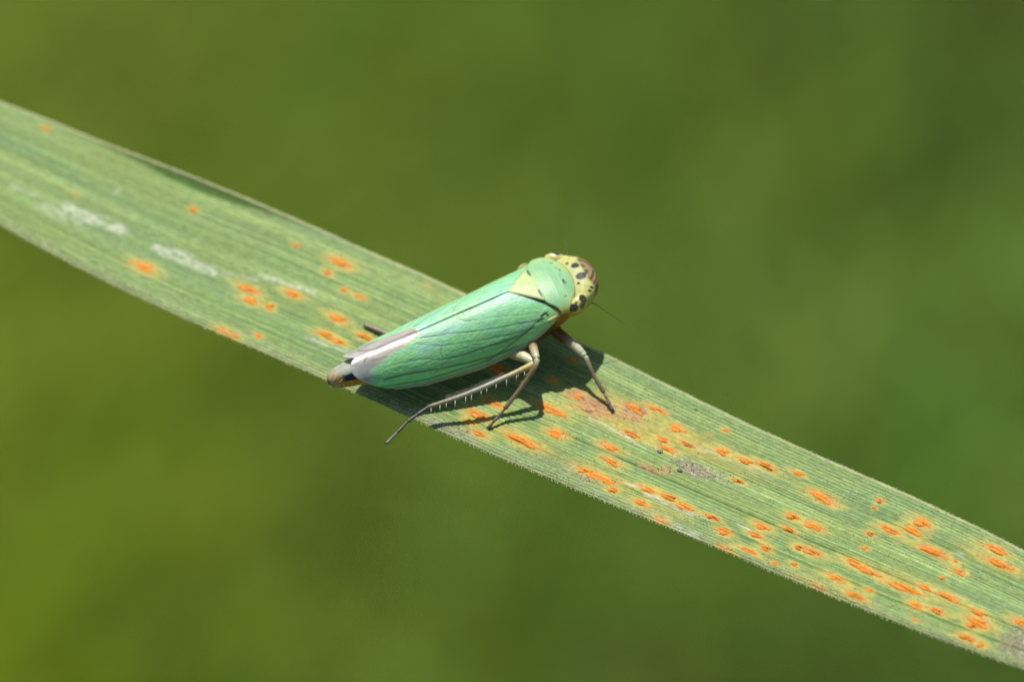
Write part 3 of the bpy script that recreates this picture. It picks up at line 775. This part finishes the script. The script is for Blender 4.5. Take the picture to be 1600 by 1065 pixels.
# scutellum
def scutellum():
    nu, nv = 60, 80
    s = np.linspace(0, 1, nu)[:, None]; t = np.linspace(-1, 1, nv)[None, :]
    hw = .66*s**.92
    Y = hw*t; X = -.03 + .80*s + 0*t
    Z = .012 - .085*s**1.3 - .055*(np.abs(Y)/.66)**2 - .03*np.abs(t)**10 + .012*np.sin(s*np.pi)*(1-t*t)
    Z = Z - .006*np.exp(-((X-.40-.12*(Y/.5)**2)/.022)**2)*sstep(.5, .35, np.abs(Y))
    P = np.stack([X, Y, Z], -1).reshape(-1, 3); x, y, z = P.T
    c = np.tile(lin(206, 222, 140)*.8, (len(P), 1)); c = mixc(c, lin(190, 214, 150)*.8, .6*sstep(.4, .7, N1(x*5, y*5+9)))
    c = mixc(c, lin(170, 205, 150)*.8, sstep(.62, .8, x)*.6)
    tt = np.repeat(t, nu, 0).ravel(); c = mixc(c, lin(92, 100, 60)*.6, .7*sstep(.90, .99, np.abs(tt)))
    for yy in (.40, -.40): c = mixc(c, lin(40, 60, 50)*.5, .85*sstep(1.1, .7, np.hypot((x-.735)/.04, (y-yy)/.16)))
    o = hop_part('scutellum', P, grid_faces(nu, nv), c, M_SHIELD)
    m = o.modifiers.new('thickness', 'SOLIDIFY'); m.thickness = .02*MM; m.offset = -1
scutellum()

# forewings
XK = [-5.0, -4.8, -4.2, -3.0, -1.5, -.5, 0.0, .5, .9, 1.1]
def wing_grid(nu=330, nv=170):
    t = np.linspace(0, 1, nv); phi = t*math.pi/2
    s = np.linspace(0, 1, nu)
    yap = 1.04*np.sin(phi)
    Xf = np.where(yap < .62, yap*1.13+.0, .70+.30*sstep(.58, 1.04, yap)) + .03*(yap > .05)
    Xr = np.interp(t, [0, .08, .2, .35, .5, .65, .78, .9, 1.0], [-4.66, -4.78, -4.87, -4.90, -4.86, -4.74, -4.54, -4.22, -3.85])
    X = Xf[None] + (Xr-Xf)[None]*s[:, None]
    yc = np.interp(X, XK, [.50, .56, .72, .92, 1.06, 1.10, 1.11, 1.08, 1.03, 1.0]); zc = np.interp(X, XK, [-.80, -.88, -1.06, -1.30, -1.38, -1.25, -1.10, -.88, -.62, -.50])
    zr = np.interp(X, XK, [-.22, -.20, -.18, -.14, -.06, -.02, -.02, -.07, -.12, -.15])
    k = np.ones(9)/9
    ss = np.sin(phi)[None]; cc = np.cos(phi)[None]
    Y = yc*(0.012+0.988*ss**1.0); Z = zc + (zr-zc)*cc**1.05
    Z = Z - .03*np.exp(-(Y/.05)**2)*sstep(-.2, -.6, X)*sstep(-2.9, -2.4, X)
    P = np.stack([X, Y, Z], -1)
    for _ in range(6):      # soften the profile knots along the wing
        P[1:-1] = (P[:-2]+2*P[1:-1]+P[2:])/4
    return P, s, t
Z8 = lambda L: [(640+x/5.915, 420+y/5.915) for x, y in L]
Z1 = lambda L: [(480+x/3.077, 360+y/3.077) for x, y in L]
Z4 = lambda L: [(590+x/5.915, 530+y/5.915) for x, y in L]
Z3 = lambda L: [(490+x/7.605, 500+y/7.605) for x, y in L]
VEINS = [(Z8([(1200, 405), (1130, 412), (950, 428), (800, 440), (650, 470), (520, 485), (430, 460), (500, 415)]), 1.6, lin(100, 150, 70)*.75, .6),
         (Z8([(1220, 465), (1150, 480), (1000, 505), (800, 545), (560, 580), (350, 600), (100, 640)]), 1.8, lin(38, 96, 56)*.7, .85),
         (Z8([(1150, 545), (950, 600), (700, 650), (450, 685), (300, 712), (130, 700), (60, 690)]), 1.7, lin(62, 130, 70)*.7, .7),
         (Z8([(1150, 545), (1000, 620), (900, 660), (700, 720), (500, 790), (320, 835)]), 2.0, lin(34, 94, 52)*.7, .85),
         (Z4([(600, 190), (480, 178), (380, 183), (280, 203), (180, 222), (120, 236), (60, 262)]), 1.6, lin(70, 120, 50)*.6, .7),
         (Z8([(295, 712), (290, 780), (310, 835), (295, 910)]), 1.7, lin(110, 160, 76)*.8, .6),
         (Z8([(1050, 690), (800, 790), (550, 860), (300, 915), (0, 960)])+Z1([(420, 700), (370, 715)]), 2.4, lin(30, 70, 50)*.6, .8),
         (Z8([(295, 910), (225, 960)]), 1.6, lin(150, 190, 130)*.7, .7),
         (Z1([(1160, 385), (1060, 480), (960, 560), (860, 630)]), 2.0, lin(30, 66, 45)*.6, .7)]
def wings():
    G, s, t = wing_grid(); nu, nv = G.shape[:2]
    Pn = G.copy(); Pn[..., 1] *= -1
    flat = Pn.reshape(-1, 3); px = project(ins_to_world(flat))
    x, y, z = flat.T; tt = np.repeat(t[None], nu, 0).ravel(); sss = np.repeat(s[:, None], nv, 1).ravel()
    c = np.tile(lin(140, 216, 140)*.9, (len(flat), 1))
    c = mixc(c, lin(150, 214, 170)*.86, sstep(.50, .12, tt))
    c = mixc(c, lin(120, 208, 118)*.9, .7*sstep(.45, .75, tt))
    c = mixc(c, lin(165, 224, 135)*.9, .6*sstep(-.6, .5, x)*sstep(.4, .7, tt))
    c = mixc(c, lin(130, 196, 190)*.9, .25*sstep(.5, .78, N1(x*2.2+9, tt*9+9)))
    c = mixc(c, lin(150, 215, 110)*.9, .30*sstep(.5, .78, N2(x*1.6+9, tt*11+9)))
    c = mixc(c, lin(145, 240, 150)*1.0, .7*sstep(.52, .85, tt)*sstep(-.5, -2.0, x))  # lower side lightened in the colour to make up for its shading
    for poly, w, col, k in VEINS:
        d = seg_dist(px, poly); c = mixc(c, lin(178, 226, 170)*.85, .25*k*sstep(5.5, 2.0, d)); c = mixc(c, col, .85*k*sstep(w, w*.2, d))
    fib = N4(x*1.2+3, tt*70+5)*.5+N5(x*7+3, tt*60+5)*.3+N1(x*19+3, tt*90+5)*.3; c = c*(.80+.37*fib)[:, None]
    c = mixc(c, lin(168, 214, 206)*.85, .45*sstep(.55, .85, N3(x*1.1+31, tt*5+3))*sstep(.75, .3, tt))
    # grey costal border
    cost = sstep(.885, .93, tt)*sstep(.9, .5, x)
    c = mixc(c, lin(150, 168, 150)*.75, .85*cost); c = mixc(c, lin(196, 186, 150)*.8, .9*sstep(.975, .99, tt))
    c = mixc(c, lin(44, 84, 68)*.6, .7*np.exp(-((tt-.865)/.02)**2)*sstep(-.2, -1.4, x))
    # membrane: the clear tip and the strip along the back
    edge = [(656, 518), (651, 527), (630, 542), (608, 554), (594, 566), (585, 578), (580, 592), (590, 606)]
    poly = edge + [(592, 640), (500, 640), (500, 500), (656, 500)]
    m = in_poly(px, poly); dd = seg_dist(px, edge); sdv = np.where(m, dd, -dd)
    soft = 1+4.5*sstep(556, 590, px[:, 1])
    film = sstep(-1.5, 2.0, sdv/soft + (2.0+2*sstep(565, 590, px[:, 1]))*(N3(x*5, tt*14)-.5))*sstep(-2.6, -2.75, x)
    fc = np.tile(lin(206, 196, 186)*.86, (len(flat), 1))
    fc = mixc(fc, lin(178, 180, 170)*.82, sstep(-3.95, -4.25, x)*.8*sstep(.1, .3, tt))
    fc = mixc(fc, lin(120, 146, 160)*.66, .6*np.exp(-((px[:, 0]-588)/9)**2-((px[:, 1]-588)/9)**2))
    fc = mixc(fc, lin(126, 110, 104)*.66, .75*np.exp(-(seg_dist(px, Z3([(1235, 150), (900, 290), (720, 370), (640, 430), (600, 500)]))/1.6)**2))
    fc = mixc(fc, lin(140, 128, 116)*.66, .5*np.exp(-(seg_dist(px, Z3([(1225, 240), (950, 420), (700, 480)]))/2.2)**2))
    fc = mixc(fc, lin(222, 216, 208)*.85, .7*sstep(.965, .985, sss))
    fc = mixc(fc, lin(196, 200, 196)*.82, .35*sstep(.3, .7, N2(x*3+7, tt*7+3)))
    c = mixc(c, lin(205, 210, 110)*.8, .75*np.exp(-(sdv/1.6)**2)*sstep(-2.7, -2.8, x)*sstep(600, 604, px[:, 0]))
    c = mixc(c, fc, film)
    # dark of the gap between the wings, put into their inner margins' colour
    c = mixc(c, lin(62, 56, 62)*.5, .8*sstep(.018, .006, tt)*sstep(-.1, -.5, x)*(1-film))
    c = mixc(c, lin(96, 105, 60)*.6, .6*sstep(.012, .002, sss))
    sh = sstep(.8, .92, x+.0)*sstep(.55, .7, tt); c = mixc(c, lin(205, 190, 100)*.75, .7*sh)
    for d_, k_ in ((seg_dist(px, [(846, 493), (852, 489), (856, 492)]), .9), (seg_dist(px, [(848, 498), (840, 502)]), .8)):
        c = mixc(c, np.array([.02, .025, .012]), k_*sstep(2.6, 1.2, d_))
    # veins stand slightly proud
    N = np.cross(np.gradient(Pn, axis=0), np.gradient(Pn, axis=1)); N /= np.linalg.norm(N, axis=2)[..., None]+1e-12
    N = N*np.sign(N[..., 2:3]*.5 - N[..., 1:2]*.5 + 1e-9)
    rel = np.zeros(len(flat))
    for poly2, w, col, k in VEINS: rel -= .004*np.exp(-(seg_dist(px, poly2)/2.2)**2)
    rel += .010*(N4(x*2.5, tt*12+50)-.5)
    F = grid_faces(nu, nv)
    for sg in (-1, 1):
        W = Pn + N*rel.reshape(nu, nv)[..., None]
        if sg == -1: W = W + N*(0.012*sstep(-2.7, -3.2, Pn[..., 0]))[..., None]; FF = F
        else: W = W*np.array([1, -1, 1]); FF = F[:, ::-1]
        o = hop_part('forewing', W.reshape(-1, 3), FF, c, M_WING, hop, {'film': film})
        o['label'] = 'right forewing, mint green with dark veins and clear tip' if sg == -1 else 'left forewing, mint green with clear tip'
        md = o.modifiers.new('thickness', 'SOLIDIFY'); md.thickness = .022*MM; md.offset = -1
wings()

# tegula: the knob at the root of each wing
for sg in (-1, 1):
    mb = MB(); mb.tube([(.60, sg*1.00, -.60), (.74, sg*1.045, -.52), (.90, sg*1.04, -.50), (.98, sg*1.0, -.55)], [.03, .05, .05, .03], [lin(190, 185, 110)*.7, lin(210, 205, 140)*.8, lin(170, 160, 100)*.7, lin(80, 70, 45)*.6], 10, 6)
    o = mb.build('tegula', M_BODY, hop); o.data.transform(Matrix.Translation((0, 0, HB*MM)))

# legs.  joints: pixel x, y and height above the blade (mm)
def J(x, y, h): return world_to_ins(px_on_blade(x, y, h))
pale, yel, brn, drk = lin(214, 210, 172)*.85, lin(206, 180, 92)*.8, lin(146, 124, 92)*.8, lin(84, 72, 60)*.65
org = lin(170, 122, 50)*.7; gry = lin(170, 166, 142)*.8
def leg(segs, label, spines=None):
    """segs: [(points, radii, colours)], one per segment: femur, tibia, tarsus joints"""
    mb = MB()
    for pts, rad, cols in segs: mb.tube(pts, rad, cols, 14, 7)
    pts = segs[-1][0]; a, b = np.array(pts[-2]), np.array(pts[-1]); t = unit(b-a)
    o = mb.build('leg', M_LEG, hop); o.data.transform(Matrix.Translation((0, 0, HB*MM))); o['label'] = label
    sd = unit(np.cross(t, [0, 0, 1])); mc = MB()
    for sg in (-1, 1): mc.tube([b-t*.02, b+t*.05+sd*sg*.035, b+t*.07+sd*sg*.045-np.array([0, 0, .03])], [.022, .018, .005], drk, 6, 3)
    mc.blob(b+t*.02, (.035, .035, .03), drk, None, 6, 8)
    q = mc.build('claw', M_LEG, o); q.data.transform(Matrix.Translation((0, 0, HB*MM)))
    if spines:
        ms = MB()
        for p, qv, r, col in spines: ms.cone(p, qv, r, col, 5)
        q = ms.build('spine_row', M_BRISTLE, o); q.data.transform(Matrix.Translation((0, 0, HB*MM))); q['kind'] = 'stuff'
    return o
def hairs(pts, n, side, ln, seed):
    """short setae along a leg segment"""
    rg = np.random.default_rng(seed); P = crom(np.array(pts), np.linspace(0.1, len(pts)-1.05, n)); t = unit(np.array(pts[-1])-np.array(pts[0])); out = []
    for p in P:
        d = unit(rg.normal(0, 1, 3)+t*1.2); out.append((p, p+d*ln*rg.uniform(.6, 1.1), .007, lin(190, 176, 140)*.8))
    return out
def tarsus(a, b, n, r, c0, c1):
    out = []
    for i in range(n):
        p, q = a+(b-a)*i/n, a+(b-a)*(i+.96)/n
        out.append(([p, (p+q)/2, q], [r*.8, r*.95, r*1.15], [c0+(c1-c0)*i/n]*3))
    return out
FT = .11
# near fore leg
k = J(915, 557, 1.0); te = J(943, 612, .34); f1, f2 = J(886, 531, 1.2), J(901, 543, 1.12)
leg([([J(856, 506, 1.25), J(870, 518, 1.24), f1, f2, J(913, 555, 1.01)], [.20, .17, .15, .125, .088], [org*.8, org*.6, org*.7, pale, pale]),
     ([k, J(922, 574, .8), J(932, 594, .56), te], [.074, .058, .056, .066], [pale*.8, brn, brn*.9, brn*.8])] + tarsus(te, J(957, 640, FT), 3, .044, brn*.9, drk), 'fore leg reaching forward onto the blade',
     hairs([k, te], 40, 1, .1, 1)+hairs([f1, k], 14, 1, .1, 5))
# near middle leg
k = J(839, 562, 1.5); te = J(789, 638, .42)
leg([([J(824, 522, 1.0), J(831, 537, 1.32), J(838, 558, 1.5)], [.15, .14, .095], [org*.8, org*.9, pale]),
     ([k, J(835, 575, 1.38), J(815, 604, .94), te], [.09, .066, .057, .062], [pale*.9, brn, brn, brn*.9])] + tarsus(te, J(764, 667, FT), 3, .044, brn*.8, drk), 'middle leg bent down to the blade',
     hairs([k, te], 46, 1, .1, 2))
# near hind leg with its comb of spines
hk, ht = J(836, 567, 1.26), J(668, 636, .62)
mid1, mid2 = J(790, 589, 1.08), J(730, 615, .86)
tpts = np.array([hk, mid1, mid2, ht])
spn = []
tib = crom(tpts, np.linspace(.15, 3, 60))
dn = world_to_ins(-CY*1.0); upv = world_to_ins(CY*1.0); cz = world_to_ins(CZ*1.0); tdir = unit(ht-hk)
for i in np.clip(np.linspace(5, 57, 13)+np.random.default_rng(6).normal(0, 1.1, 13), 3, 58).astype(int):
    p = tib[i]+cz*.03-upv*.05; spn.append((p, p+unit(dn+tdir*.05+cz*.25)*random.uniform(.11, .23), .0115, lin(240, 236, 214)))
for p in crom(tpts, np.linspace(1.0, 2.45, 36)): spn.append((p+upv*.05, p+upv*.05+unit(upv*.9+tdir*.55+cz*.1)*random.uniform(.10, .14), .010, lin(185, 180, 160)))
te = J(652, 648, .52)
leg([([J(782, 546, .95), J(800, 551, 1.08), J(820, 558, 1.2), J(833, 565, 1.25)], [.13, .165, .145, .10], [org*.8, yel, pale, pale]),
     ([hk, J(822, 574, 1.2), mid1, mid2, ht], [.10, .084, .074, .07, .06], [pale*.9, yel, gry, gry*.85, brn*.85])] + tarsus(ht, J(637, 658, .43), 2, .05, drk, drk*1.1) + tarsus(J(637, 658, .43), J(604, 692, .18), 2, .044, drk*1.2, gry*.6), 'spiny hind leg stretched back over the margin of the blade', spn+hairs(tpts, 110, 1, .10, 8))
# far legs
leg([([J(838, 500, 1.15), J(840, 492, 1.2)], [.15, .10], [org, yel]), ([J(840, 492, 1.2), J(844, 498, .7), J(846, 506, .35)], [.075, .055, .05], [brn, brn, brn])] + tarsus(J(846, 506, .35), J(850, 514, FT), 2, .04, brn, drk), 'fore leg on the far side, gripping the margin')
leg([([J(800, 512, 1.0), J(784, 492, 1.1), J(776, 486, 1.05)], [.14, .12, .09], [org, yel, yel]), ([J(776, 486, 1.05), J(766, 482, .7), J(756, 480, .4)], [.075, .055, .05], [brn, brn, brn])] + tarsus(J(756, 480, .4), J(746, 482, FT), 2, .04, brn, drk), 'middle leg on the far side, under the wing')
leg([([J(770, 535, .9), J(752, 512, 1.0), J(735, 500, 1.0)], [.13, .13, .09], [org, yel, pale]), ([J(735, 500, 1.0), J(680, 512, .6), J(640, 522, .35), J(612, 524, .2)], [.085, .07, .06, .05], [pale, gry, brn, brn])]
    + tarsus(J(612, 524, .2), J(571, 508, FT), 3, .062, lin(150, 134, 112)*.85, lin(124, 110, 92)*.8), 'hind leg on the far side, foot behind the wing tip')

# antennae: short base, hair-fine whip
na = world_to_ins(CAM+ray(919, 470)*DIST*1.0)
A0 = np.array([2.05, -.70, -.80]); w0 = project(ins_to_world(A0[None]))[0]
def at_depth(x, y, ref, back=0.0):
    dz = -((ins_to_world(np.asarray(ref)[None])[0]-CAM)@CZ)+back; return world_to_ins(CAM+ray(x, y)*dz)
for base, tipx, lab in ((A0, [(922, 471), (936, 479), (954, 491), (978, 508)], 0), (np.array([2.05, .70, -.70]), [(888, 404), (885, 392), (883, 380), (881, 362)], 1)):
    p = [base]+[at_depth(x, y, base, .15*i) for i, (x, y) in enumerate(tipx)]
    mb = MB(); mb.tube([p[0], (p[0]+p[1])/2, p[1]], [.045, .04, .03], [yel, pale, brn], 8, 4)
    mb.tube(p[1:], [.016, .010, .007, .004], drk*.8, 6, 6)
    o = mb.build('antenna', M_LEG, bodyo); o.data.transform(Matrix.Translation((0, 0, HB*MM)))

# short bristles round the tail
mb = MB(); rg = np.random.default_rng(4)
for i in range(46):
    a = rg.random()*2*np.pi; xx = rg.uniform(-5.5, -5.1); k = np.interp(xx, [-5.5, -5.3, -5.05], [.12, .22, .29])
    p = np.array([xx, math.cos(a)*k, -.69+math.sin(a)*k*1.15]); d = unit([-.9, math.cos(a)*.8, math.sin(a)*.8])
    mb.cone(p, p+d*rg.uniform(.06, .13), .007, lin(215, 205, 180)*.85, 4)
o = mb.build('tail_bristles', M_BRISTLE, bodyo); o.data.transform(Matrix.Translation((0, 0, HB*MM))); o['kind'] = 'stuff'
